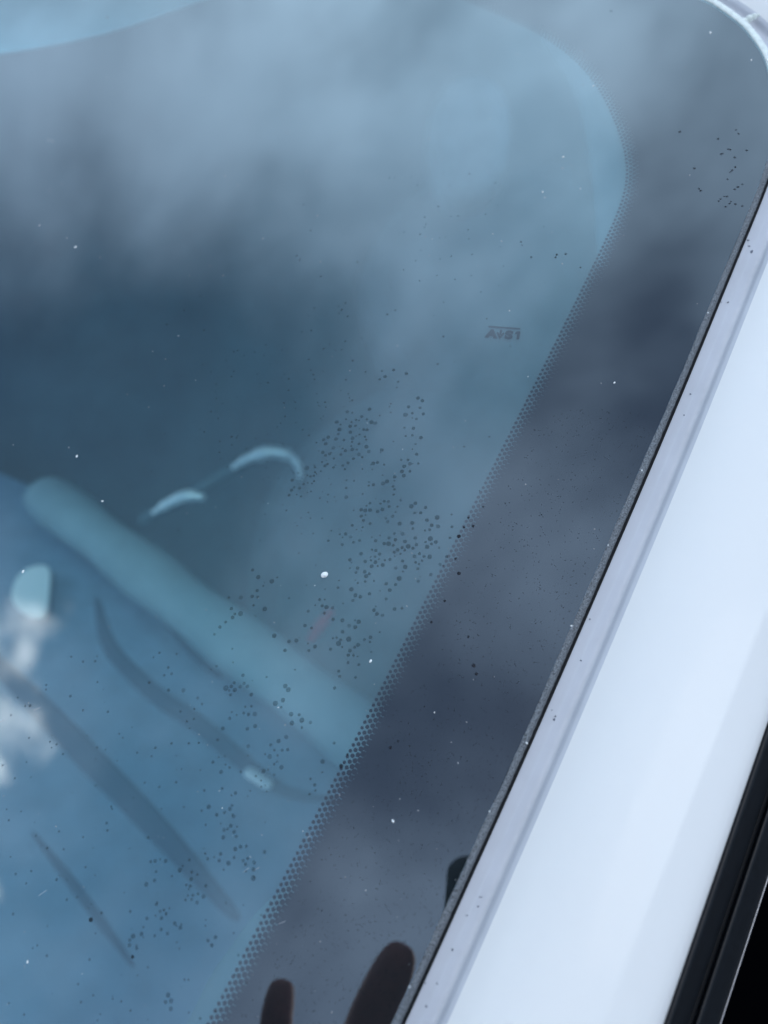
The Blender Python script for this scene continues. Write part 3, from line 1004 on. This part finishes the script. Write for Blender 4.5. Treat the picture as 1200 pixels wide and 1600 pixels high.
# hand: skinned chains; positions in the lens frame
def mirror_at(px, py, z):
    """lens-frame mm of the point at height z whose mirror image stands at a point of the photograph"""
    d = ray(px, py)
    n_ = NW
    lo = None
    # virtual point P' = CAM + d*t, real point is its reflection in the glass; solve for its lens-frame z
    def real(t):
        p = CAM + d * t
        return p - 2 * p.dot(n_) * n_
    a, b = 0.3, 1.2
    fz = lambda t: (real(t) - CAM).dot(CZ) * 1000 - z
    for _ in range(60):
        mm_ = (a + b) / 2
        if fz(a) * fz(mm_) <= 0: b = mm_
        else: a = mm_
    p = real(a) - CAM
    return Vector((p.dot(CX) * 1000, p.dot(CY) * 1000, p.dot(CZ) * 1000))


tip1 = mirror_at(441, 1541, -4)
low1 = mirror_at(438, 1640, 4)
tip2 = mirror_at(622, 1500, -2)
low2 = mirror_at(575, 1610, 2)
person = empty('person', CP(-190, -420, 140))
tag(person, 'raised hand in a black sleeve, thumb and forefinger mirrored in the glass near the bottom', 'person')


def skin_mesh(name, chains, material, parent, subdiv=2):
    """chains of (x, y, z, radius) in lens-frame mm; a chain may start at a named joint of an earlier one"""
    V, E, R, idx = [], [], [], {}
    for ch in chains:
        prev = None
        for it in ch:
            if isinstance(it, str):
                prev = idx[it]; continue
            x, y, z, r = it[:4]
            V.append(CP(x, y, z)); R.append(r * 0.001)
            k = len(V) - 1
            if len(it) > 4: idx[it[4]] = k
            if prev is not None: E.append((prev, k))
            prev = k
    me = bpy.data.meshes.new(name)
    me.from_pydata([tuple(v) for v in V], E, [])
    o = bpy.data.objects.new(name, me)
    COL.objects.link(o)
    md = o.modifiers.new('skin', 'SKIN')
    for k, r in enumerate(R):
        me.skin_vertices[0].data[k].radius = (r, r)
        me.skin_vertices[0].data[k].use_root = (k == 0)
    md.use_smooth_shade = True
    sb = o.modifiers.new('sub', 'SUBSURF'); sb.levels = subdiv; sb.render_levels = subdiv
    bpy.context.view_layer.update()
    dg = bpy.context.evaluated_depsgraph_get()
    fin = bpy.data.meshes.new_from_object(o.evaluated_get(dg))
    bpy.data.objects.remove(o)
    fin.materials.clear(); fin.materials.append(M[material])
    fin.polygons.foreach_set('use_smooth', [True] * len(fin.polygons))
    f = bpy.data.objects.new(name, fin)
    COL.objects.link(f)
    put(f, parent)
    return f


t1, t2 = tip1, tip2
skin_mesh('hand', [
    [(-150, -190, 22, 24, 'palm'), (-158, -222, 30, 22, 'wrist'), (-176, -285, 62, 26), (-200, -360, 105, 30)],
    ['palm', (-141, -145, 12, 12), (-143, -112, 3, 10.5), (t1.x, t1.y - 16, t1.z, 10), (t1.x, t1.y - 2, t1.z, 9), (t1.x, t1.y + 4, t1.z, 5.5)],
    ['palm', (-160, -146, 12, 12), (-166, -122, -26, 10.5), (-166, -142, -44, 9.5), (-164, -160, -36, 8.5)],
    ['palm', (-176, -154, 14, 11.5), (-183, -132, -20, 10), (-183, -150, -38, 9), (-180, -166, -30, 8)],
    ['palm', (-190, -168, 18, 10.5), (-197, -150, -10, 9), (-197, -166, -24, 8), (-194, -178, -18, 7.5)],
    ['palm', (-121, -178, 16, 16), (-107, -132, 8, 14), (t2.x - 13, t2.y - 27, t2.z + 3, 13.5), (t2.x - 2, t2.y - 5, t2.z, 13), (t2.x + 1, t2.y + 3, t2.z, 10.5), (t2.x + 3, t2.y + 9, t2.z, 6.5)],
], 'skin', person)
sl = tube('sleeve', [CP(-170, -262, 52), CP(-178, -290, 66), CP(-200, -360, 105), CP(-240, -480, 175)], [0.036, 0.038, 0.042, 0.048], 'sleeve', person, 20, 1.0, up=tuple(CX))
